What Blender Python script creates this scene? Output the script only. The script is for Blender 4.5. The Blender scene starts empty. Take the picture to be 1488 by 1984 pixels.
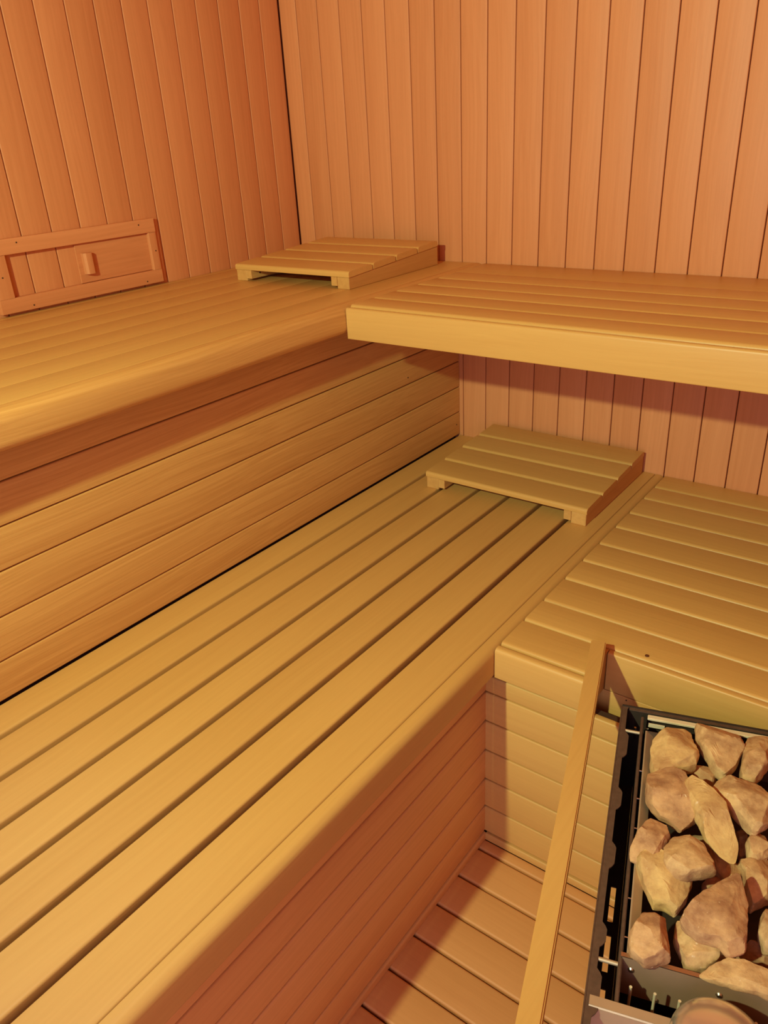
import bpy, bmesh, math, random
from mathutils import Vector, noise

# ------------------------------------------------------------------ camera, world, light, exposure
SC = bpy.context.scene
COL = SC.collection
cam_data = bpy.data.cameras.new('camera')
cam_data.sensor_fit = 'HORIZONTAL'
cam_data.sensor_width = 36.0
cam_data.lens = 36.0 * 1501.5 / 1488.0
cam_data.clip_start = 0.01
camera = bpy.data.objects.new('camera', cam_data)
COL.objects.link(camera)
camera.location = (1.5697, -1.6795, 1.1968)
camera.rotation_euler = (math.radians(63.8072), math.radians(3.0077), math.radians(36.8533))
SC.camera = camera

SC.view_settings.view_transform = 'Standard'
SC.view_settings.look = 'None'
SC.view_settings.gamma = 1.0
SC.view_settings.use_curve_mapping = False
SC.view_settings.exposure = -1.02

LAMP_POS = (1.04, -2.22, 1.58)        # wall lamp beside the doorway
LAMP_W = 225.0
LAMP_CONE = 120.0
LAMP_AIM = (0.92, -0.25, 0.95)
FILL_POS = (0.82, -1.80, 1.93)         # made-up cool fill spot, added to whiten the near bench end
FILL_W = 40.0
FILL_COL = (0.62, 0.95, 1.80)
LAMP_COL = (0.76, 1.0, 0.56)
DAY_W = 20.0                            # daylight from the next room through the doorway
DAY_COL = (0.88, 0.90, 1.15)

world = bpy.data.worlds.new('world')
world.use_nodes = True
bgn = world.node_tree.nodes['Background']
bgn.inputs[0].default_value = (0.75, 0.85, 1.0, 1)
bgn.inputs[1].default_value = 0.10
SC.world = world

dl = bpy.data.lights.new('doorway_daylight', 'AREA')
dl.shape = 'RECTANGLE'
dl.size, dl.size_y = 0.66, 1.65
dl.energy = DAY_W
dl.color = DAY_COL
day = bpy.data.objects.new('doorway_daylight', dl)
COL.objects.link(day)
day.location = (1.60, -2.53, 0.92)
day.rotation_euler = (math.radians(90), 0, 0)      # shines towards +y, into the room

FL = -0.031          # floor level
LO, UP = 0.45, 0.90  # bench tops
R2, R3 = 2.0, -2.38  # right wall x, front wall y
CEIL = 1.95

# ------------------------------------------------------------------ materials
def new_mat(name):
    m = bpy.data.materials.new(name)
    m.use_nodes = True
    nt = m.node_tree
    return m, nt, nt.nodes['Principled BSDF']

def N(nt, typ, **kw):
    n = nt.nodes.new(typ)
    for k, v in kw.items():
        setattr(n, k, v)
    return n

def wood(name, base, axis, grain=0.16, rough=0.45, fine=1.0, spread=0.12, spec=0.35):
    """plank wood; grain runs along axis (0 x, 1 y, 2 z) in the board's own coordinates"""
    m, nt, b = new_mat(name)
    L = nt.links.new
    tc = N(nt, 'ShaderNodeTexCoord')
    oi = N(nt, 'ShaderNodeObjectInfo')
    mul = N(nt, 'ShaderNodeVectorMath', operation='SCALE')
    comb = N(nt, 'ShaderNodeCombineXYZ')
    L(oi.outputs['Random'], comb.inputs[0]); L(oi.outputs['Random'], comb.inputs[1]); L(oi.outputs['Random'], comb.inputs[2])
    L(comb.outputs[0], mul.inputs[0]); mul.inputs['Scale'].default_value = 37.0
    add = N(nt, 'ShaderNodeVectorMath', operation='ADD')
    L(tc.outputs['Object'], add.inputs[0]); L(mul.outputs[0], add.inputs[1])
    # a slow wobble so that the grain is not ruler-straight
    wob = N(nt, 'ShaderNodeTexNoise'); wob.inputs['Scale'].default_value = 2.2; wob.inputs['Detail'].default_value = 1
    L(add.outputs[0], wob.inputs['Vector'])
    wsub = N(nt, 'ShaderNodeVectorMath', operation='SUBTRACT'); wsub.inputs[1].default_value = (.5, .5, .5)
    wsc = N(nt, 'ShaderNodeVectorMath', operation='SCALE'); wsc.inputs['Scale'].default_value = 0.035
    L(wob.outputs['Color'], wsub.inputs[0]); L(wsub.outputs[0], wsc.inputs[0])
    add2 = N(nt, 'ShaderNodeVectorMath', operation='ADD')
    L(add.outputs[0], add2.inputs[0]); L(wsc.outputs[0], add2.inputs[1])
    mp = N(nt, 'ShaderNodeMapping')
    s = [160.0 * fine] * 3; s[axis] = 2.4
    mp.inputs['Scale'].default_value = s
    L(add2.outputs[0], mp.inputs['Vector'])
    n1 = N(nt, 'ShaderNodeTexNoise'); n1.inputs['Scale'].default_value = 1.0; n1.inputs['Detail'].default_value = 3; n1.inputs['Roughness'].default_value = .6
    L(mp.outputs[0], n1.inputs['Vector'])
    mp2 = N(nt, 'ShaderNodeMapping')
    s = [14.0] * 3; s[axis] = 1.1
    mp2.inputs['Scale'].default_value = s
    L(add2.outputs[0], mp2.inputs['Vector'])
    n2 = N(nt, 'ShaderNodeTexNoise'); n2.inputs['Scale'].default_value = 1.0; n2.inputs['Detail'].default_value = 4
    L(mp2.outputs[0], n2.inputs['Vector'])
    # value = 1 + grain*(n1-.5)*2 + spread*(n2-.5)*2 + spread*(random-.5)
    def mad(src, a, off):
        q = N(nt, 'ShaderNodeMath', operation='MULTIPLY_ADD')
        L(src, q.inputs[0]); q.inputs[1].default_value = a
        if isinstance(off, float): q.inputs[2].default_value = off
        else: L(off, q.inputs[2])
        return q.outputs[0]
    val = mad(n1.outputs['Fac'], 2 * grain, 1.0 - grain)
    val = mad(n2.outputs['Fac'], 1.6 * spread, val)
    val = mad(oi.outputs['Random'], spread, val)
    sub = N(nt, 'ShaderNodeMath', operation='SUBTRACT'); L(val, sub.inputs[0]); sub.inputs[1].default_value = 1.3 * spread
    gm = N(nt, 'ShaderNodeCombineColor')
    for i, (c, p) in enumerate(zip(base, (0.75, 1.15, 1.5))):     # darker grain is also redder
        pw = N(nt, 'ShaderNodeMath', operation='POWER'); L(sub.outputs[0], pw.inputs[0]); pw.inputs[1].default_value = p
        q = N(nt, 'ShaderNodeMath', operation='MULTIPLY'); L(pw.outputs[0], q.inputs[0]); q.inputs[1].default_value = c
        L(q.outputs[0], gm.inputs[i])
    L(gm.outputs[0], b.inputs['Base Color'])
    b.inputs['Roughness'].default_value = rough
    b.inputs['Specular IOR Level'].default_value = spec
    bp = N(nt, 'ShaderNodeBump'); bp.inputs['Strength'].default_value = 0.12; bp.inputs['Distance'].default_value = 0.002
    L(n1.outputs['Fac'], bp.inputs['Height']); L(bp.outputs[0], b.inputs['Normal'])
    return m

BENCH = (0.66, 0.330, 0.098)
PANEL = (0.70, 0.258, 0.108)
RISER = (0.66, 0.310, 0.092)
FLOORC = (0.70, 0.30, 0.105)
M = {}
for ax, nm in enumerate('xyz'):
    M['bench_' + nm] = wood('pale bench wood ' + nm, BENCH, ax, grain=.085, rough=.40, spread=.08)
    M['panel_' + nm] = wood('panelling wood ' + nm, PANEL, ax, grain=.15, rough=.5, spread=.10)
    M['riser_' + nm] = wood('riser wood ' + nm, RISER, ax, grain=.32, rough=.45, fine=1.6, spread=.12)
    M['low_riser_' + nm] = wood('low riser wood ' + nm, (0.80, 0.360, 0.125), ax, grain=.16, rough=.42, spread=.10)
    M['floor_' + nm] = wood('floor wood ' + nm, FLOORC, ax, grain=.08, rough=.5, spread=.08)
M['end'] = wood('end grain', (0.62, 0.30, 0.09), 1, grain=.18, rough=.6, fine=.8)

def plain(name, col, rough=.5, metal=0.0, nscale=0, namp=.2, bump=0.0, spec=.5):
    m, nt, b = new_mat(name)
    L = nt.links.new
    b.inputs['Roughness'].default_value = rough
    b.inputs['Metallic'].default_value = metal
    b.inputs['Specular IOR Level'].default_value = spec
    tc = N(nt, 'ShaderNodeTexCoord')
    n = N(nt, 'ShaderNodeTexNoise'); n.inputs['Scale'].default_value = nscale or 30; n.inputs['Detail'].default_value = 5
    L(tc.outputs['Object'], n.inputs['Vector'])
    mx = N(nt, 'ShaderNodeMix'); mx.data_type = 'RGBA'
    mx.inputs[6].default_value = tuple(c * (1 - namp) for c in col) + (1,)
    mx.inputs[7].default_value = tuple(min(1, c * (1 + namp)) for c in col) + (1,)
    L(n.outputs['Fac'], mx.inputs[0]); L(mx.outputs[2], b.inputs['Base Color'])
    if bump:
        bp = N(nt, 'ShaderNodeBump'); bp.inputs['Strength'].default_value = bump; bp.inputs['Distance'].default_value = .001
        L(n.outputs['Fac'], bp.inputs['Height']); L(bp.outputs[0], b.inputs['Normal'])
    return m
M['recess'] = plain('dark joint backing', (.06, .025, .010), .9)
M['joint'] = plain('red-brown board tongue', (.34, .11, .04), .8)  # red-brown wood tone behind the wall board joints
M['groove'] = plain('brown board tongue', (.06, .02, .008), .8)
M['shell'] = plain('far panelling', PANEL, .6, nscale=3, namp=.06)
M['hole'] = plain('dark screw', (.05, .03, .02), .5, .6)
M['screw'] = plain('steel screw', (.45, .38, .30), .35, 1.0)
M['black'] = plain('black painted steel', (.045, .026, .019), .55, .0, 90, .25, .2, .3)
M['brown'] = plain('brown baked steel', (.13, .066, .045), .55, .2, 140, .35, .3, .4)
M['steel'] = plain('brushed steel', (.62, .53, .43), .34, 1.0, 60, .08)
M['steel_plate'] = plain('grey brown steel plate', (.46, .26, .17), .36, .3, 25, .18)
M['tan_steel'] = plain('satin tray steel', (.62, .44, .30), .5, .55, 40, .12)
M['bright'] = plain('bright steel', (.85, .80, .72), .2, 1.0, 60, .05)
M['rod'] = plain('bare heater rod', (.95, .72, .50), .3, .3, 60, .05)
M['pale_bar'] = plain('pale galvanised bar', (.88, .66, .46), .4, .15, 60, .06)
M['polish'] = plain('polished ladle steel', (.86, .74, .60), .22, .8, 8, .05)

def stone_mat(name, col, dark):
    m, nt, b = new_mat(name)
    L = nt.links.new
    tc = N(nt, 'ShaderNodeTexCoord')
    oi = N(nt, 'ShaderNodeObjectInfo')
    n = N(nt, 'ShaderNodeTexNoise', noise_dimensions='4D'); n.inputs['Scale'].default_value = 38; n.inputs['Detail'].default_value = 8; n.inputs['Roughness'].default_value = .68
    mu = N(nt, 'ShaderNodeMath', operation='MULTIPLY'); mu.inputs[1].default_value = 50
    L(oi.outputs['Random'], mu.inputs[0]); L(mu.outputs[0], n.inputs['W'])
    L(tc.outputs['Object'], n.inputs['Vector'])
    cr = N(nt, 'ShaderNodeValToRGB')
    e = cr.color_ramp.elements
    e[0].position, e[0].color = .38, dark + (1,)
    e[1].position, e[1].color = .60, col + (1,)
    L(n.outputs['Fac'], cr.inputs[0])
    # sparse pale veins and crystals
    v = N(nt, 'ShaderNodeTexNoise', noise_dimensions='4D'); v.inputs['Scale'].default_value = 120; v.inputs['Detail'].default_value = 2
    L(tc.outputs['Object'], v.inputs['Vector']); L(mu.outputs[0], v.inputs['W'])
    vr = N(nt, 'ShaderNodeValToRGB'); vr.color_ramp.elements[0].position = .70; vr.color_ramp.elements[1].position = .76
    L(v.outputs['Fac'], vr.inputs[0])
    mx = N(nt, 'ShaderNodeMix'); mx.data_type = 'RGBA'
    L(vr.outputs[0], mx.inputs[0]); L(cr.outputs[0], mx.inputs[6]); mx.inputs[7].default_value = (.85, .58, .40, 1)
    L(mx.outputs[2], b.inputs['Base Color'])
    b.inputs['Roughness'].default_value = .75
    b.inputs['Specular IOR Level'].default_value = .25
    bp = N(nt, 'ShaderNodeBump'); bp.inputs['Strength'].default_value = .95; bp.inputs['Distance'].default_value = .002
    L(n.outputs['Fac'], bp.inputs['Height']); L(bp.outputs[0], b.inputs['Normal'])
    return m
M['stone_y'] = stone_mat('ochre stone', (.78, .46, .20), (.56, .29, .13))
M['stone_t'] = stone_mat('tan stone', (.74, .42, .205), (.46, .225, .11))
M['stone_b'] = stone_mat('brown stone', (.66, .34, .17), (.38, .165, .085))

# ------------------------------------------------------------------ object helpers
def link(name, me, mat=None, parent=None, loc=(0, 0, 0), rot=None):
    o = bpy.data.objects.new(name, me)
    COL.objects.link(o)
    o.location = loc
    if rot: o.rotation_euler = rot
    if mat is not None and not me.materials: me.materials.append(mat)
    if parent is not None: o.parent = parent
    return o

def thing(name, label, cat, loc=(0, 0, 0), rotz=0.0, group=None):
    o = bpy.data.objects.new(name, None)
    o.empty_display_size = .05
    COL.objects.link(o)
    o.location = loc; o.rotation_euler = (0, 0, rotz)
    tag(o, label, cat, group)
    return o

def tag(o, label, cat, group=None):
    o['label'] = label; o['category'] = cat
    if group: o['group'] = group

def structure(o, label=None):
    o['kind'] = 'structure'
    if label: o['label'] = label
    return o

_cache = {}
def prism_mesh(key, prof, length, axis):
    """closed profile (a,b) swept along axis, centred; flat ends"""
    if key in _cache: return _cache[key]
    n = len(prof)
    vs, fs = [], []
    for t in (-length / 2, length / 2):
        for a, b in prof:
            vs.append({0: (t, a, b), 1: (b, t, a), 2: (a, b, t)}[axis])
    for i in range(n):
        j = (i + 1) % n
        fs.append((i, j, n + j, n + i))
    fs.append(tuple(reversed(range(n)))); fs.append(tuple(range(n, 2 * n)))
    me = bpy.data.meshes.new('board')
    me.from_pydata(vs, [], fs)
    me.update()
    bm = bmesh.new(); bm.from_mesh(me); bmesh.ops.recalc_face_normals(bm, faces=bm.faces); bm.to_mesh(me); bm.free()
    sharp = []
    for p in me.polygons: p.use_smooth = len(p.vertices) == 4
    me.set_sharp_from_angle(angle=math.radians(40))
    _cache[key] = me
    return me

def round_rect(w, h, rs, seg=4):
    """rounded rectangle about the origin; rs = radii at (-,-) (+,-) (+,+) (-,+)"""
    pts = []
    for (sx, sy, a0), r in zip(((-1, -1, 180), (1, -1, 270), (1, 1, 0), (-1, 1, 90)), rs):
        r = max(r, 1e-5)
        cx, cy = sx * (w / 2 - r), sy * (h / 2 - r)
        k = seg if r > 1e-4 else 0
        if k == 0:
            pts.append((sx * w / 2, sy * h / 2)); continue
        for i in range(k + 1):
            a = math.radians(a0 + 90 * i / k)
            pts.append((cx + r * math.cos(a), cy + r * math.sin(a)))
    return pts

def board(name, lo, hi, mat, axis, r=.0015, rs=None, parent=None, seg=3, cut=True):
    """a plank filling the box lo..hi, long edges rounded; shares its mesh with equal planks.
    profile axes: axis 0 -> (y,z), axis 1 -> (z,x), axis 2 -> (x,y)"""
    d = [hi[i] - lo[i] for i in range(3)]
    c = [(hi[i] + lo[i]) / 2 for i in range(3)]
    a, b = {0: (1, 2), 1: (2, 0), 2: (0, 1)}[axis]
    rs = rs or (r,) * 4
    key = (round(d[a], 4), round(d[b], 4), round(d[axis], 4), axis, tuple(round(x, 4) for x in rs), mat.name, seg)
    me = prism_mesh(key, round_rect(d[a], d[b], rs, seg), d[axis], axis)
    return link(name, me, mat, parent, c)

def from_bm(name, bm, mat, parent=None, loc=(0, 0, 0), smooth=None, rot=None):
    me = bpy.data.meshes.new(name)
    bmesh.ops.recalc_face_normals(bm, faces=bm.faces)
    bm.to_mesh(me); bm.free()
    if smooth:
        for p in me.polygons: p.use_smooth = True
        me.set_sharp_from_angle(angle=math.radians(smooth))
    return link(name, me, mat, parent, loc, rot)

def bm_box(bm, lo, hi):
    vs = [bm.verts.new((x, y, z)) for x in (lo[0], hi[0]) for y in (lo[1], hi[1]) for z in (lo[2], hi[2])]
    for f in ((0, 1, 3, 2), (4, 6, 7, 5), (0, 4, 5, 1), (2, 3, 7, 6), (0, 2, 6, 4), (1, 5, 7, 3)):
        bm.faces.new([vs[i] for i in f])

def bm_tube(bm, p0, p1, r, n=12, r1=None):
    p0, p1 = Vector(p0), Vector(p1)
    r1 = r if r1 is None else r1
    q = (p1 - p0).to_track_quat('Z', 'Y')
    A = [bm.verts.new(p0 + q @ Vector((r * math.cos(2 * math.pi * i / n), r * math.sin(2 * math.pi * i / n), 0))) for i in range(n)]
    B = [bm.verts.new(p1 + q @ Vector((r1 * math.cos(2 * math.pi * i / n), r1 * math.sin(2 * math.pi * i / n), 0))) for i in range(n)]
    for i in range(n):
        j = (i + 1) % n
        bm.faces.new((A[i], A[j], B[j], B[i]))
    bm.faces.new(list(reversed(A))); bm.faces.new(B)

def bm_plate(bm, outline, z0, z1):
    """flat sheet cut to an outline (x,y), between z0 and z1"""
    a = [bm.verts.new((x, y, z0)) for x, y in outline]
    b = [bm.verts.new((x, y, z1)) for x, y in outline]
    n = len(a)
    for i in range(n):
        j = (i + 1) % n
        bm.faces.new((a[i], a[j], b[j], b[i]))
    bm.faces.new(list(reversed(a))); bm.faces.new(b)

def screw(parent, p, nrm, r=.0016, mat=None):
    """a small countersunk screw head, slightly proud, with a cross recess ring"""
    bm = bmesh.new()
    n = Vector(nrm)
    bm_tube(bm, Vector(p) - n * .002, Vector(p) + n * .0006, r, 12)
    bm_tube(bm, Vector(p) + n * .0006, Vector(p) + n * .0009, r * .55, 8, r * .3)
    return from_bm('screw', bm, mat or M['hole'], parent)

# ------------------------------------------------------------------ room shell
def slab(name, lo, hi, mat):
    bm = bmesh.new(); bm_box(bm, lo, hi)
    return structure(from_bm(name, bm, mat))

wb = slab('wall_back', (-.05, .011, FL - .03), (R2 + .05, .06, CEIL), M['joint'])
wl = slab('wall_left', (-.06, R3 - .05, FL - .03), (-.011, .011, CEIL), M['joint'])
structure(wb, 'back wall of narrow upright wooden boards')
structure(wl, 'left wall of narrow upright wooden boards with vent slider')
random.seed(4)
PIT = .0675
GR = .0021                               # joint width
edges = [.003] + [.0575 + PIT * k for k in range(0, 29)] + [R2]
for a, b in zip(edges[:-1], edges[1:]):
    board('panel_board', (a + (GR / 2 if a > .01 else 0), 0, FL), (b - GR / 2, .0115, CEIL), M['panel_z'], 2, r=.0016, parent=wb)
k = 0
while -PIT * (k + 1) > R3:
    board('panel_board', (-.0115, -PIT * (k + 1) + GR / 2, FL), (0, -PIT * k - (GR / 2 if k else .0015), CEIL), M['panel_z'], 2, r=.0016, parent=wl)
    k += 1
slab('wall_right', (R2, R3 - .05, FL - .03), (R2 + .05, .011, CEIL), M['shell'])
# front wall with the doorway the photograph was taken from
DX0, DX1, DZ = 1.22, 1.96, 1.84
bm = bmesh.new()
bm_box(bm, (-.011, R3 - .06, FL - .03), (DX0, R3, CEIL))
bm_box(bm, (DX1, R3 - .06, FL - .03), (R2 + .05, R3, CEIL))
bm_box(bm, (DX0, R3 - .06, DZ), (DX1, R3, CEIL))
structure(from_bm('wall_front', bm, M['shell']))
slab('ceiling', (-.06, R3 - .06, CEIL), (R2 + .05, .06, CEIL + .05), M['shell'])
bm = bmesh.new()
for lo, hi in (((DX0 - .05, R3 - .07, FL), (DX0 - .001, R3 + .012, DZ + .05)), ((DX0 - .001, R3 - .07, DZ + .001), (DX1 + .001, R3 + .012, DZ + .05)), ((DX1 + .001, R3 - .07, FL), (R2, R3 + .012, DZ + .05))):
    bm_box(bm, lo, hi)
structure(from_bm('trim_1', bm, M['panel_z']))

fl = slab('floor', (-.05, R3 - .5, FL - .05), (R2 + .05, .05, FL - .012), M['recess'])
structure(fl, 'wooden plank floor with rounded joints')
FP = .0715
fe = [-.753, -.780] + [-.780 - FP * k for k in range(1, 26)]
for a, b in zip(fe[:-1], fe[1:]):
    b = max(b, R3)
    if a <= R3: break
    board('floor_plank', (1.036, b + .0022, FL - .012), (R2, a - .0022, FL), M['floor_x'], 0, rs=(.0005, .0005, .004, .004), parent=fl)

# ------------------------------------------------------------------ upper bench along the left wall
ub = thing('corner_bench', 'high sauna bench of close-fitted planks along the left wall under the vent slider', 'bench', (.3, -.97, UP))
def to_parent(o, p):
    """parent while keeping the place (things stand unrotated at their base)"""
    o.parent = p; o.location = Vector(o.location) - Vector(p.location)
    return o
def bpart(p, *a, **k): return to_parent(board(*a, **k), p)
def bscrew(p, *a, **k): return to_parent(screw(None, *a, **k), p)

ux = [.001, .022, .0995, .177, .2545, .332, .4095, .487, .5645]
for a, b in zip(ux[:-1], ux[1:]):
    bpart(ub, 'bench_plank', (a + .0004, R3 + .014, UP - .024), (b - .0004, -.002, UP), M['bench_y'], 1, r=.0007)
bpart(ub, 'nosing', (.5651, R3 + .014, UP - .055), (.594, -.002, UP), M['riser_y'], 1, rs=(.001, .001, .018, .014), seg=8)
rz = [.4515, .515, .5836, .6519, .7171, .7812, .874]
for a, b in zip(rz[:-1], rz[1:]):
    bpart(ub, 'riser_board', (.507, R3 + .014, a + .0012), (.519, -.002, b - .0012), M['riser_y'], 1, r=.0018)
bpart(ub, 'riser_backing', (.494, R3 + .014, FL), (.506, -.002, .874), M['groove'], 1, r=.0)
bscrew(ub, (.519, -.229, .669), (1, 0, 0))
bscrew(ub, (.519, -.016, .483), (1, 0, 0))

# ------------------------------------------------------------------ upper bench across the back wall
bb = thing('back_bench', 'high slatted sauna bench across the back wall with a bright smooth front board', 'bench', (1.3, -.27, UP))
gy = [-.0015, -.1285, -.207, -.2874, -.3642, -.4403, -.5136]
for i, (a, b) in enumerate(zip(gy[:-1], gy[1:])):
    top = a - (.004 if i > 1 else .0005)
    bpart(bb, 'bench_plank', (.5955, b, UP - .024), (R2, top, UP), M['bench_x'], 0, rs=(.001, .001, .002 if i > 1 else .0005, .0065 if i else .0005))
bpart(bb, 'front_board', (.5955, -.5286, .8363), (R2, -.5176, .8965), M['bench_x'], 0, rs=(.002, .002, .003, .005))
for x in (.72, 1.3, 1.9):
    bpart(bb, 'bearer', (x - .02, -.516, UP - .058), (x + .02, -.002, UP - .0245), M['bench_y'], 1, r=.002)

# ------------------------------------------------------------------ lower bench along the left side
lb = thing('open_slat_bench', 'low sauna bench of long planks with open gaps, rounded front edge above the floor', 'bench', (.8, -.97, LO))
ps = [.5943, .6718, .7493, .8248, .9034, .9817]
st = [.5212] + ps
en = [p - .0115 for p in ps] + [1.0507]
for a, b in zip(st, en):
    bpart(lb, 'bench_plank', (a, R3 + .014, LO - .024), (b, -.002, LO), M['bench_y'], 1, rs=(.001, .0015, .0038, .001), seg=4)
bpart(lb, 'nosing', (1.0523, R3 + .014, LO - .056), (1.0735, -.002, LO), M['bench_y'], 1, rs=(.001, .0008, .013, .006), seg=6)
KX = lambda v: 1.5697 + (v - 1.5697) * 1.015
KY = lambda v: -1.6795 + (v + 1.6795) * 1.015
KZ = lambda v: 1.1968 + (v - 1.1968) * 1.015
hz = [.40] + [KZ(v) for v in (.3351, .2714, .2053, .1367, .07, .0053)]
XR, YW = KX(1.0453), KY(-.767)
for a, b in zip(hz[1:], hz[:-1]):
    bpart(lb, 'riser_board', (XR - .012, R3 + .014, a + .0024), (XR, -.002, b - .0024), M['low_riser_y'], 1, r=.0022)
bpart(lb, 'riser_backing', (XR - .026, R3 + .014, FL), (XR - .0125, -.002, .40), M['groove'], 1, r=0.0)
bpart(lb, 'light_stop', (1.0390, R3 + .014, .4015), (1.0518, -.002, .4255), M['bench_y'], 1, r=.001)  # unseen strip added to block lamp light leaking through the nosing gap
bpart(lb, 'skirting', (XR - .012, R3 + .014, FL), (XR + .003, YW, hz[-1] - .002), M['low_riser_y'], 1, rs=(.001, .001, .003, .001))
for y in (-.25, -.95, -1.6):
    bpart(lb, 'bearer', (.53, y - .02, LO - .07), (1.045, y + .02, LO - .0245), M['bench_x'], 0, r=.002)

# ------------------------------------------------------------------ lower bench across the back
cb = thing('low_back_bench', 'low slatted bench across the back with a notch cut for the stove', 'bench', (1.5, -.39, LO))
ly = [-.002, -.071, -.138, -.221, -.296, -.3779, -.4556, -.533, -.618, -.6903, -.770]
for i, (a, b) in enumerate(zip(ly[:-1], ly[1:])):
    x1 = R2 if i < 9 else 1.2245
    bpart(cb, 'bench_plank', (1.0745, b, LO - .024), (x1, a - (.0045 if i else 0), LO), M['bench_x'], 0, rs=(.001, .001, .002, .0065), seg=4)
bpart(cb, 'front_board', (1.0745, -.7903, .3927), (1.2245, -.7745, LO - .0005), M['bench_x'], 0, rs=(.002, .002, .004, .007), seg=4)
bpart(cb, 'end_board', (1.2130, -.7740, .3785), (1.2245, -.6955, LO - .0245), M['bench_y'], 1, r=.001)
bpart(cb, 'notch_board', (1.2260, -.704, .3785), (R2, -.6925, LO - .0008), M['bench_x'], 0, rs=(.001, .001, .0015, .003))
bpart(cb, 'frame_board', (1.1000, -.7035, .285), (R2, -.6915, .377), M['bench_x'], 0, r=.001)
wz = [KZ(.3705)] + hz[1:]
for a, b in zip(wz[1:], wz[:-1]):
    bpart(cb, 'cladding_board', (XR, YW, a + .0014), (R2, YW + .012, b - (.0014 if b < .35 else 0)), M['bench_x'], 0, r=.0026)
bpart(cb, 'cladding_backing', (XR, YW + .0125, FL), (R2, YW + .024, wz[0] - .002), M['groove'], 0, r=0.0)
bpart(cb, 'skirting', (XR + .003, YW - .003, FL), (R2, YW + .012, hz[-1] - .002), M['bench_x'], 0, rs=(.001, .001, .001, .003))
bscrew(cb, (1.279, -.680, LO), (0, 0, 1), r=.0034, mat=M['screw'])
bscrew(cb, (1.262, -.7035, .372), (0, -1, 0), r=.0012)

# ------------------------------------------------------------------ headrests
def headrest(label, x0, x1, yf, yb, z0, zf, zb):
    """four slats on two wedge runners; zf/zb = top height of the slats at front and back"""
    w = x1 - x0
    t = thing('headrest', label, 'headrest', ((x0 + x1) / 2, (yf + yb) / 2, z0), 0, 'slatted wooden headrests')
    run = yb - yf
    ang = math.atan2(zb - zf, run)
    th = .0125
    def top(y): return zf - z0 - th + (y - yf) / run * (zb - zf)
    def wedge(bm, xa, xb, ya, yb_, zlow):
        vs = []
        for y in (ya, yb_):
            for x in (xa, xb):
                for z in (zlow, top(y) - .0004):
                    vs.append(bm.verts.new((x - t.location.x, y - t.location.y, z)))
        for f in ((0, 1, 3, 2), (4, 6, 7, 5), (0, 4, 5, 1), (2, 3, 7, 6), (0, 2, 6, 4), (1, 5, 7, 3)):
            bm.faces.new([vs[i] for i in f])
    for s in (0, 1):
        xa, xb = (x0 + .0015, x0 + .034) if s == 0 else (x1 - .034, x1 - .0015)
        bm = bmesh.new(); wedge(bm, xa, xb, yf + .003, yb, 0.0)
        bmesh.ops.bevel(bm, geom=bm.edges[:], offset=.0012, segments=1, affect='EDGES')
        rn = from_bm('side_runner', bm, M['end'], t)
        xa, xb = (x0 + .0342, x0 + .050) if s == 0 else (x1 - .050, x1 - .0342)
        bm = bmesh.new(); wedge(bm, xa, xb, yf + .003, yb, .006)
        cl = from_bm('cleat', bm, M['end'], rn)
        bm = bmesh.new()
        sx = (x0 + .0505 if s == 0 else x1 - .0505) - t.location.x
        bm_tube(bm, (sx - .002, yf + .03 - t.location.y, .016), (sx + .0008, yf + .03 - t.location.y, .016), .002, 10)
        from_bm('screw', bm, M['hole'], rn)
    n = 4
    pit = run / n
    for i in range(n):
        yc = yf + pit * (i + .5)
        key = ('slat2', round(w, 4), round(pit, 4))
        me = prism_mesh(key, round_rect(pit - .0040, th, (.001, .001, .0060, .0062), 5), w, 0)
        o = link('slat', me, M['bench_x'], t, (0, yc - t.location.y, top(yc) + th / 2))
        o.rotation_euler = (ang, 0, 0)
    return t
headrest('sloping slatted headrest on the upper bench in the far left corner', .155, .497, -.397, -.055, UP, .937, .956)
headrest('sloping slatted headrest on the lower bench under the back bench', .632, 1.025, -.332, -.012, LO, .489, .506)

# ------------------------------------------------------------------ vent slider on the left wall
vt = thing('sliding_vent', 'wooden sliding vent with frame and small upright handle on the left wall', 'vent', (0, -.69, .905))
def vbox(name, y0, y1, z0, z1, x0, x1, mat, r=.0012, parent=vt, rs=None, axis=1):
    return bpart(parent, name, (x0, y0, z0), (x1, y1, z1), mat, axis, r=r, rs=rs)
vbox('frame_rail', -.895, -.495, 1.0165, 1.046, .0003, .013, M['panel_y'])
vbox('frame_rail', -.895, -.495, .906, .9345, .0003, .013, M['panel_y'])
vbox('frame_stile', -.5155, -.495, .9347, 1.0163, .0003, .013, M['panel_z'], axis=2)
vbox('frame_stile', -.895, -.862, .9347, 1.0163, .0003, .013, M['panel_z'], axis=2)
vbox('side_bead', -.4948, -.482, .906, 1.043, .0003, .006, M['panel_z'], axis=2)
sl = vbox('slider', -.702, -.5157, .935, 1.016, .0004, .0045, M['panel_y'])
hb = bmesh.new()
bm_plate(hb, [(.0046, -.011), (.012, -.011), (.0175, -.007), (.0185, 0), (.0175, .007), (.012, .011), (.0046, .011)], -.0215, .0215)
h = from_bm('handle', hb, M['panel_z'], None, smooth=30); h.parent = sl
h.location = Vector((0, -.6805, .9745)) - Vector(vt.location) - Vector(sl.location)
for y, z in ((-.832, 1.037), (-.538, 1.036), (-.503, .976), (-.541, .913), (-.827, .914), (-.878, .976)):
    bscrew(vt, (.013, y, z), (1, 0, 0), r=.0015)

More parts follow.
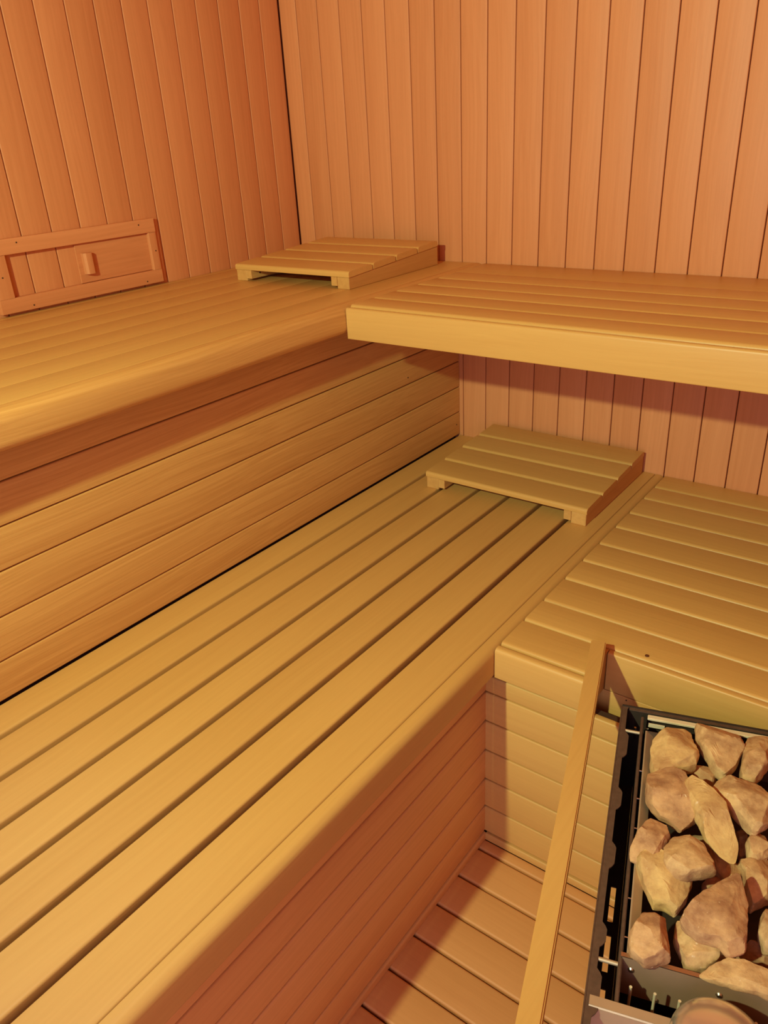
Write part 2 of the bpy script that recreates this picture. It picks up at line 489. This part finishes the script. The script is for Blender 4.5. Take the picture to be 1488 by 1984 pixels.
# ------------------------------------------------------------------ wooden guard rail beside the stove
gd = thing('guard_rail', 'long pale wooden guard rail slanting along the left side of the stove', 'rail', (1.30, -1.0, FL))
rd = Vector((.2945, -.9557, 0)).normalized(); rn_ = Vector((-rd.y, rd.x, 0))
def rail_box(bm, p, length, width, z0, z1):
    vs = []
    for s in (0, length):
        for w in (0, width):
            for z in (z0, z1):
                q = Vector((p[0], p[1], 0)) + rd * s + rn_ * w
                vs.append(bm.verts.new((q.x - gd.location.x, q.y - gd.location.y, z - gd.location.z)))
    for f in ((0, 1, 3, 2), (4, 6, 7, 5), (0, 4, 5, 1), (2, 3, 7, 6), (0, 2, 6, 4), (1, 5, 7, 3)):
        bm.faces.new([vs[i] for i in f])
def rail_part(name, *a):
    bm = bmesh.new(); rail_box(bm, *a)
    bmesh.ops.bevel(bm, geom=bm.edges[:], offset=.0016, segments=2, affect='EDGES')
    return from_bm(name, bm, M['bench_y'], gd, smooth=35)
RA = Vector((1.2025, -.716, 0))
rail_part('side_rail', RA, .74, .0225, .4508, .4735)
q = RA + rd * .715
rail_part('post', q, .0225, .0225, FL, .4504)
q2 = RA + rd * .7405
rail_part('front_rail', q2, .022, .31, .4508, .4735)

# ------------------------------------------------------------------ electric stove
SO = Vector((1.296, -.806, .45))
SA = math.atan2(.2926, .9562)
stv = thing('sauna_stove', 'open-topped dark steel electric stove with stone tray and front rods', 'stove', SO, SA)
# local axes: +x along the back edge, -y towards the doorway (depth d = -y), z = 0 at the top rim
SW, SD, SH = .225, .46, -.15
def sbox(name, x0, x1, d0, d1, z0, z1, mat, parent=stv, bev=0.0):
    bm = bmesh.new(); bm_box(bm, (x0, -d1, z0), (x1, -d0, z1))
    if bev: bmesh.ops.bevel(bm, geom=bm.edges[:], offset=bev, segments=2, affect='EDGES')
    return from_bm(name, bm, mat, parent, smooth=35 if bev else None)
sbox('side_panel', -.0070, -.0056, 0, SD, SH, 0, M['brown'])
sbox('side_panel', SW, SW + .0014, 0, SD, SH, 0, M['brown'])
sbox('back_panel', -.0056, SW, -.0006, .0016, SH, .001, M['black'])
# flange with scalloped inner edge along the left side
out = [(-.0056, 0), (-.0056, -SD)]
tabs = [(.056, .100), (.160, .190), (.246, .277), (.352, .374), (.404, .446)]
pts = [(.0015, -SD)]
for a, b in reversed(tabs):
    pts += [(.0016, -(b + .004)), (.0044, -(b + .0008)), (.0068, -(b - .004)), (.0070, -(a + .005)), (.0050, -(a + .001)), (.0016, -(a - .003))]
pts += [(.0015, -.006), (.004, 0)]
bm = bmesh.new(); bm_plate(bm, out + pts, -.0022, -.0006)
from_bm('scalloped_flange', bm, M['brown'], stv)
sbox('back_flange', .004, SW, .0016, .0065, -.0022, -.0006, M['brown'])
sbox('inner_bar', .0205, .0243, .016, .437, -.10, -.001, M['brown'], bev=.0008)
bm = bmesh.new(); bm_tube(bm, (-.002, -.0487, -.003), (.0204, -.0487, -.003), .0022, 10)
from_bm('cross_pin', bm, M['tan_steel'], stv, smooth=40)
bm = bmesh.new(); bm_tube(bm, (-.002, -.3895, -.003), (.0204, -.3895, -.003), .0022, 10)
from_bm('cross_pin', bm, M['tan_steel'], stv, smooth=40)
sbox('back_bar', .029, SW - .002, .0105, .0185, -.004, 0.0, M['pale_bar'], bev=.0008)
sbox('back_clip', .031, .052, .021, .0225, -.012, -.006, M['pale_bar'])
# floor of the casing, with slots that let the floor show through
bm = bmesh.new()
holes = [(.183, .235), (.254, .302), (.323, .37)]
prev = 0.002
for a, b in holes + [(SD, SD)]:
    bm_box(bm, (-.0055, -a, SH), (.0205, -prev, SH + .002))
    if a < SD:
        bm_box(bm, (-.0055, -b, SH), (.0062, -a, SH + .002)); bm_box(bm, (.0126, -b, SH), (.0205, -a, SH + .002))
    prev = b
bm_box(bm, (.0206, -SD, SH), (SW - .0002, -.002, SH + .002))
from_bm('casing_floor', bm, M['black'], stv)
# stone tray
T0, T1, TZ = .046, .381, -.047
bm = bmesh.new()
for (xa, za), (xb, zb) in zip([(.0278, 0), (.0290, .0006), (.0385, -.008), (.0385, TZ)][:-1], [(.0290, .0006), (.0385, -.008), (.0385, TZ)]):
    vs = [bm.verts.new(v) for v in ((xa, -T0, za), (xb, -T0, zb), (xb, -T1, zb), (xa, -T1, za))]
    bm.faces.new(vs)
tw = from_bm('tray_side', bm, M['tan_steel'], stv)
so = tw.modifiers.new('sheet', 'SOLIDIFY'); so.thickness = .001; so.offset = 0
sbox('tray_floor', .0385, SW - .002, T0, T1, TZ - .001, TZ, M['black'])
sbox('tray_back', .0278, SW - .002, T0 - .0012, T0, TZ, 0.0, M['brown'])
sbox('tray_front', .024, SW - .002, T1, T1 + .0014, -.0555, 0.0, M['steel_plate'])
sbox('tray_lip', .0225, SW - .002, T1 - .003, T1 + .0016, .0002, .0012, M['steel'])
for u_, z_ in ((.0336, -.0164), (.0600, -.0518), (.115, -.0164)):
    bm = bmesh.new(); bm_tube(bm, (u_, -(T1 + .0014), z_), (u_, -(T1 + .0030), z_), .0034, 16, .0022)
    from_bm('rivet', bm, M['steel'], stv, smooth=40)
for u_, d_, z_ in ((.0143, .0284, -.012), (.0372, .0323, -.014), (.0300, .0262, -.012), (.0548, .0293, -.016)):
    bm = bmesh.new(); bm_tube(bm, (u_, -d_, z_ - .02), (u_, -d_, z_), .0016, 10)
    from_bm('pin', bm, M['bright'], stv, smooth=40)
for d_ in (.1202, .1682, .2151, .3119, .3587):
    bm = bmesh.new(); bm_tube(bm, (.0243, -d_, -.002), (.0279, -d_, -.002), .0008, 8)
    from_bm('peg', bm, M['bright'], stv, smooth=40)
for u_ in (.0345, .0570, .0795, .1015, .1240, .1465, .1690, .1915):
    bm = bmesh.new(); bm_tube(bm, (u_, -.400, SH + .002), (u_, -.400, -.016), .0015, 12)
    from_bm('rod', bm, M['rod'], stv, smooth=40)
# front panel with folded top edge
bm = bmesh.new()
for (da, za), (db, zb) in zip([(.4300, -.010), (.4300, -.0005), (.4395, 0.0), (.4405, -.0012)], [(.4300, -.0005), (.4395, 0.0), (.4405, -.0012), (.4405, SH)]):
    bm.faces.new([bm.verts.new(v) for v in ((-.002, -da, za), (SW, -da, za), (SW, -db, zb), (-.002, -db, zb))])
fp = from_bm('front_panel', bm, M['tan_steel'], stv)
so = fp.modifiers.new('sheet', 'SOLIDIFY'); so.thickness = .001; so.offset = 0
for x_ in (.035, SW - .012):
    for d_ in (.02, .43):
        sbox('leg', x_, x_ + .012, d_, d_ + .012, FL - SO.z, SH - .0002, M['black'])

# ------------------------------------------------------------------ stones in the tray
STONES = {
 'S1':(0.462,0.018,[(0.035, 0.094), (0.036, 0.082), (0.045, 0.064), (0.061, 0.046), (0.075, 0.039), (0.085, 0.045), (0.087, 0.063), (0.094, 0.093), (0.091, 0.108), (0.073, 0.12), (0.053, 0.13), (0.044, 0.14), (0.039, 0.135), (0.035, 0.117)]),
 'S2':(0.462,0.018,[(0.088, 0.033), (0.097, 0.025), (0.117, 0.026), (0.142, 0.029), (0.147, 0.045), (0.146, 0.068), (0.136, 0.095), (0.124, 0.115), (0.112, 0.108), (0.098, 0.078), (0.09, 0.053)]),
 'S3':(0.46,0.018,[(0.152, 0.032), (0.173, 0.024), (0.183, 0.025), (0.178, 0.074), (0.167, 0.098), (0.156, 0.112), (0.143, 0.111), (0.142, 0.094), (0.147, 0.068)]),
 'S4':(0.464,0.018,[(0.032, 0.159), (0.033, 0.144), (0.047, 0.131), (0.063, 0.12), (0.074, 0.126), (0.081, 0.144), (0.087, 0.168), (0.096, 0.19), (0.075, 0.214), (0.061, 0.206), (0.05, 0.203), (0.042, 0.194), (0.033, 0.178)]),
 'S5':(0.472,0.016,[(0.075, 0.144), (0.082, 0.138), (0.093, 0.147), (0.108, 0.159), (0.122, 0.178), (0.127, 0.2), (0.134, 0.224), (0.135, 0.248), (0.129, 0.249), (0.116, 0.243), (0.1, 0.229), (0.092, 0.203), (0.082, 0.183), (0.078, 0.163)]),
 'S6':(0.442,0.014,[(0.083, 0.105), (0.091, 0.093), (0.101, 0.085), (0.113, 0.09), (0.119, 0.1), (0.111, 0.12), (0.097, 0.117)]),
 'S7':(0.472,0.018,[(0.106, 0.15), (0.112, 0.133), (0.126, 0.124), (0.145, 0.129), (0.161, 0.132), (0.17, 0.148), (0.167, 0.187), (0.154, 0.203), (0.148, 0.203), (0.138, 0.189), (0.122, 0.17)]),
 'S8':(0.462,0.016,[(0.021, 0.262), (0.026, 0.241), (0.037, 0.214), (0.045, 0.211), (0.059, 0.219), (0.062, 0.232), (0.058, 0.251), (0.051, 0.267), (0.038, 0.273), (0.022, 0.271)]),
 'S9':(0.472,0.016,[(0.056, 0.274), (0.057, 0.255), (0.066, 0.237), (0.078, 0.234), (0.098, 0.239), (0.111, 0.272), (0.095, 0.281), (0.08, 0.288), (0.067, 0.287), (0.058, 0.282)]),
 'S10':(0.438,0.014,[(0.08, 0.198), (0.092, 0.186), (0.102, 0.191), (0.112, 0.21), (0.129, 0.22), (0.138, 0.238), (0.14, 0.256), (0.123, 0.251), (0.116, 0.243), (0.106, 0.217), (0.094, 0.203)]),
 'S11':(0.45,0.016,[(0.143, 0.206), (0.148, 0.193), (0.157, 0.181), (0.166, 0.19), (0.167, 0.215), (0.156, 0.224), (0.146, 0.224)]),
 'S12':(0.44,0.018,[(0.133, 0.231), (0.146, 0.22), (0.169, 0.209), (0.175, 0.229), (0.169, 0.262), (0.154, 0.274), (0.148, 0.279), (0.144, 0.261), (0.14, 0.243)]),
 'S13':(0.456,0.018,[(0.027, 0.259), (0.039, 0.257), (0.057, 0.248), (0.071, 0.257), (0.087, 0.263), (0.088, 0.278), (0.082, 0.303), (0.072, 0.322), (0.062, 0.317), (0.049, 0.319), (0.039, 0.299), (0.031, 0.276)]),
 'S14':(0.474,0.018,[(0.073, 0.343), (0.082, 0.326), (0.098, 0.305), (0.118, 0.282), (0.131, 0.27), (0.135, 0.291), (0.138, 0.31), (0.136, 0.338), (0.134, 0.357), (0.12, 0.364), (0.11, 0.356), (0.091, 0.355), (0.079, 0.35)]),
 'S15':(0.462,0.018,[(0.027, 0.369), (0.034, 0.351), (0.041, 0.337), (0.06, 0.335), (0.064, 0.35), (0.069, 0.378), (0.057, 0.385), (0.043, 0.39), (0.031, 0.383)]),
 'S16':(0.446,0.016,[(0.072, 0.329), (0.077, 0.323), (0.088, 0.326), (0.104, 0.333), (0.116, 0.335), (0.124, 0.343), (0.113, 0.358), (0.101, 0.368), (0.082, 0.373), (0.076, 0.359), (0.072, 0.343)]),
 'S17':(0.43,0.014,[(0.13, 0.336), (0.14, 0.323), (0.147, 0.311), (0.157, 0.318), (0.168, 0.323), (0.165, 0.335), (0.145, 0.337)]),
 'S18':(0.462,0.018,[(0.148, 0.325), (0.152, 0.306), (0.159, 0.297), (0.17, 0.299), (0.172, 0.319), (0.164, 0.34), (0.153, 0.34)]),
 'S19':(0.428,0.012,[(0.138, 0.169), (0.149, 0.167), (0.152, 0.171), (0.148, 0.187), (0.149, 0.204), (0.142, 0.206), (0.14, 0.185)]),
 'S21':(0.424,0.012,[(0.1, 0.251), (0.124, 0.234), (0.127, 0.245), (0.111, 0.259), (0.102, 0.26)]),
 'S22':(0.46,0.009,[(0.092, 0.386), (0.102, 0.374), (0.117, 0.362), (0.133, 0.359), (0.155, 0.362), (0.166, 0.364), (0.162, 0.39), (0.153, 0.389), (0.124, 0.387), (0.102, 0.388)]),
}
LAB = {
 'S1': ('y', 'blocky ochre stone at the back left corner of the stove tray'),
 'S2': ('t', 'wedge-shaped tan stone at the back edge, right of the blocky ochre one'),
 'S3': ('t', 'tall narrow stone by the back edge at the right picture border'),
 'S4': ('b', 'large reddish brown veined stone in the second row by the left tray wall'),
 'S5': ('y', 'long pale flat stone slanting through the middle of the pile'),
 'S6': ('t', 'small stone tucked behind the upper tip of the long pale stone'),
 'S7': ('t', 'broad angular stone right of the long pale stone'),
 'S8': ('b', 'reddish triangular stone overhanging the left tray wall halfway down'),
 'S9': ('t', 'flat triangular stone in the centre, pointing right above the yellow one'),
 'S10': ('t', 'narrow slab half buried beneath the lower end of the long pale stone'),
 'S11': ('t', 'small upright pointed stone near the right picture border, middle height'),
 'S12': ('t', 'wide pale stone at the right border below the small pointed one'),
 'S13': ('y', 'smooth yellow stone, the palest of all, by the left tray wall'),
 'S14': ('b', 'largest stone, a smooth brown triangular slab low in the pile'),
 'S15': ('b', 'cube-like stone with white vein in the front left tray corner'),
 'S16': ('t', 'crumbly pale stone underneath the large brown triangular slab, by the tray front'),
 'S17': ('b', 'shaded low stone behind the flat slab at the tray front right'),
 'S18': ('t', 'rounded stone cut by the right picture border, lower down'),
 'S19': ('b', 'little dark stone deep in the gap right of the long pale stone'),
 'S21': ('b', 'little stone deep in the gap above the large brown slab'),
 'S22': ('t', 'flat smooth slab lying along the front rim of the tray'),
}
cs, sn = math.cos(SA), math.sin(SA)
_ico = bmesh.new(); bmesh.ops.create_icosphere(_ico, subdivisions=5, radius=1.0)
ICO_V = [v.co.copy() for v in _ico.verts]; ICO_F = [[v.index for v in f.verts] for f in _ico.faces]; _ico.free()
def stone(key, zc, hz_, poly, kind, label):
    rnd = random.Random(hash_of(key))
    cx = sum(p[0] for p in poly) / len(poly); cy = sum(p[1] for p in poly) / len(poly)
    pts = [(p[0] - cx, -(p[1] - cy)) for p in poly]
    def radius(ang):
        d = (math.cos(ang), math.sin(ang)); best = None
        for i in range(len(pts)):
            (x1, y1), (x2, y2) = pts[i], pts[(i + 1) % len(pts)]
            ex, ey = x2 - x1, y2 - y1
            den = d[0] * ey - d[1] * ex
            if abs(den) < 1e-12: continue
            t = (x1 * ey - y1 * ex) / den
            s = (x1 * d[1] - y1 * d[0]) / den
            if t > 0 and -1e-6 <= s <= 1 + 1e-6: best = t if best is None else max(best, t)
        return best or .01
    NR = 180
    rt = [radius(2 * math.pi * i / NR) for i in range(NR)]
    rt = [(rt[i - 1] + 2 * rt[i] + rt[(i + 1) % NR]) / 4 for i in range(NR)]
    # broken faces: a few steep flank planes, a tilted top face and small chips
    rm = sum(rt) / NR
    planes = []
    az0 = rnd.uniform(0, 2 * math.pi)
    for i in range(3):                                   # top faces
        az = az0 + i * 2.1 + rnd.uniform(-.4, .4); tl = math.radians((6, 20, 30)[i] + rnd.uniform(-4, 6))
        n = Vector((math.sin(tl) * math.cos(az), math.sin(tl) * math.sin(az), math.cos(tl)))
        planes.append((n, hz_ * math.cos(tl) * rnd.uniform(.78, .95) + (rm * .16 * math.sin(tl) if i else 0)))
    for i in range(6):                                   # flanks
        az = i * 1.05 + rnd.uniform(-.4, .4); tl = math.radians(rnd.uniform(50, 74))
        n = Vector((math.sin(tl) * math.cos(az), math.sin(tl) * math.sin(az), math.cos(tl)))
        ra = max(px * math.cos(az) + py * math.sin(az) for px, py in pts)
        planes.append((n, ra * math.sin(tl) * rnd.uniform(.90, .97) + hz_ * .22 * math.cos(tl)))
    seed = Vector((rnd.uniform(0, 50), rnd.uniform(0, 50), rnd.uniform(0, 50)))
    co = []
    for v in ICO_V:
        az = math.atan2(v.y, v.x)
        f = (az / (2 * math.pi)) % 1.0 * NR
        i = int(f) % NR; r = rt[i] + (rt[(i + 1) % NR] - rt[i]) * (f - int(f))
        ch = math.hypot(v.x, v.y)
        rr = r * ch ** .42
        zz = hz_ * (1 if v.z > 0 else -1) * abs(v.z) ** .6
        p = Vector((rr * math.cos(az), rr * math.sin(az), zz))
        w = Vector((noise.noise(p * 45 + seed), noise.noise(p * 45 + seed * 1.7), noise.noise(p * 45 + seed * 2.3))) * .0022
        p += w
        for n, lim in planes:
            e = p.dot(n) - lim
            if e > 0: p -= n * e * .96
        d = noise.noise(p * 110 + seed) * .0009 + noise.noise(p * 260 + seed) * .0005 - abs(noise.noise(p * 70 + seed * 3)) * .0010
        p += v * d
        co.append(p)
    me = bpy.data.meshes.new('stone')
    me.from_pydata(co, [], ICO_F); me.update()
    for p in me.polygons: p.use_smooth = True
    me.set_sharp_from_angle(angle=math.radians(24))
    x, y = cx, -cy
    o = link('stone', me, M['stone_' + kind], None, (SO.x + x * cs - y * sn, SO.y + x * sn + y * cs, zc))
    o.rotation_euler = (0, 0, SA)
    tag(o, label, 'stone', 'stones in the stove tray')
    return o
def hash_of(s): return sum(ord(c) * 31 ** i for i, c in enumerate(s)) % 100003
for k_, (zc, hz_, poly) in STONES.items():
    stone(k_, zc, hz_, poly, *LAB[k_])

# ------------------------------------------------------------------ ladle resting on the stove front
lx, ld = .1110, .4440
ldl = thing('ladle', 'round polished steel ladle bowl upturned on the stove front at the bottom edge', 'ladle',
            (SO.x + lx * cs + ld * sn, SO.y + lx * sn - ld * cs, .452), SA)
bm = bmesh.new()
R = .041; prof = [(R * math.sin(a), R * .50 * math.cos(a)) for a in [math.radians(90 * i / 14) for i in range(15)]] + [(R + .0012, -.0015), (R - .0015, -.002)]
nn = 48; rings = []
for r, z in prof:
    rings.append([bm.verts.new((0, 0, z))] if r < 1e-6 else [bm.verts.new((r * math.cos(2 * math.pi * i / nn), r * math.sin(2 * math.pi * i / nn), z)) for i in range(nn)])
for a, b in zip(rings[:-1], rings[1:]):
    for i in range(nn):
        j = (i + 1) % nn
        if len(a) == 1: bm.faces.new((a[0], b[i], b[j]))
        else: bm.faces.new((a[i], b[i], b[j], a[j]))
bw = from_bm('bowl', bm, M['polish'], ldl, smooth=50)
bw.location = (0, 0, .003)
bm = bmesh.new(); bm_tube(bm, (0, -.040, .003), (0, -.075, .003), .0035, 12); bm_tube(bm, (0, -.0751, .003), (0, -.14, .003), .0075, 14)
from_bm('handle', bm, M['bench_y'], ldl, smooth=40)

# ------------------------------------------------------------------ wall lamp beside the doorway (behind the camera)
lampt = thing('wall_lamp', 'small glass wall lamp beside the doorway', 'lamp', (LAMP_POS[0], R3 + .014, LAMP_POS[2]))
bm = bmesh.new(); bm_tube(bm, (0, .0002, 0), (0, .022, 0), .05, 28); from_bm('base', bm, M['steel'], lampt, smooth=40)
bm = bmesh.new(); bm_tube(bm, (0, .0222, 0), (0, .085, -.028), .030, 28, .046); from_bm('shade', bm, M['steel'], lampt, smooth=40)
ll = bpy.data.lights.new('lamp_bulb', 'SPOT'); ll.energy = LAMP_W; ll.color = LAMP_COL; ll.shadow_soft_size = .020
ll.spot_size = math.radians(LAMP_CONE); ll.spot_blend = .9
lo = bpy.data.objects.new('lamp_bulb', ll); COL.objects.link(lo); lo.parent = lampt; lo.location = (0, LAMP_POS[1] - R3 + .014, 0)
lo.rotation_euler = (Vector(LAMP_AIM) - Vector(LAMP_POS)).to_track_quat('-Z', 'Y').to_euler()

sp = thing('added_fill_spot', 'added round fill spot, unseen in the ceiling above the near end of the low bench', 'lamp', (FILL_POS[0], FILL_POS[1], CEIL))  # invented fitting for the added fill light, out of view
bm = bmesh.new(); bm_tube(bm, (0, 0, -.0002), (0, 0, -.012), .042, 28, .036); from_bm('fill_spot_bezel', bm, M['steel'], sp, smooth=40)
sl_ = bpy.data.lights.new('fill_spot_light', 'SPOT'); sl_.energy = FILL_W; sl_.color = FILL_COL; sl_.shadow_soft_size = .03
sl_.spot_size = math.radians(50); sl_.spot_blend = 1.0
so_ = bpy.data.objects.new('fill_spot_light', sl_); COL.objects.link(so_); so_.parent = sp; so_.location = (0, 0, FILL_POS[2] - CEIL)
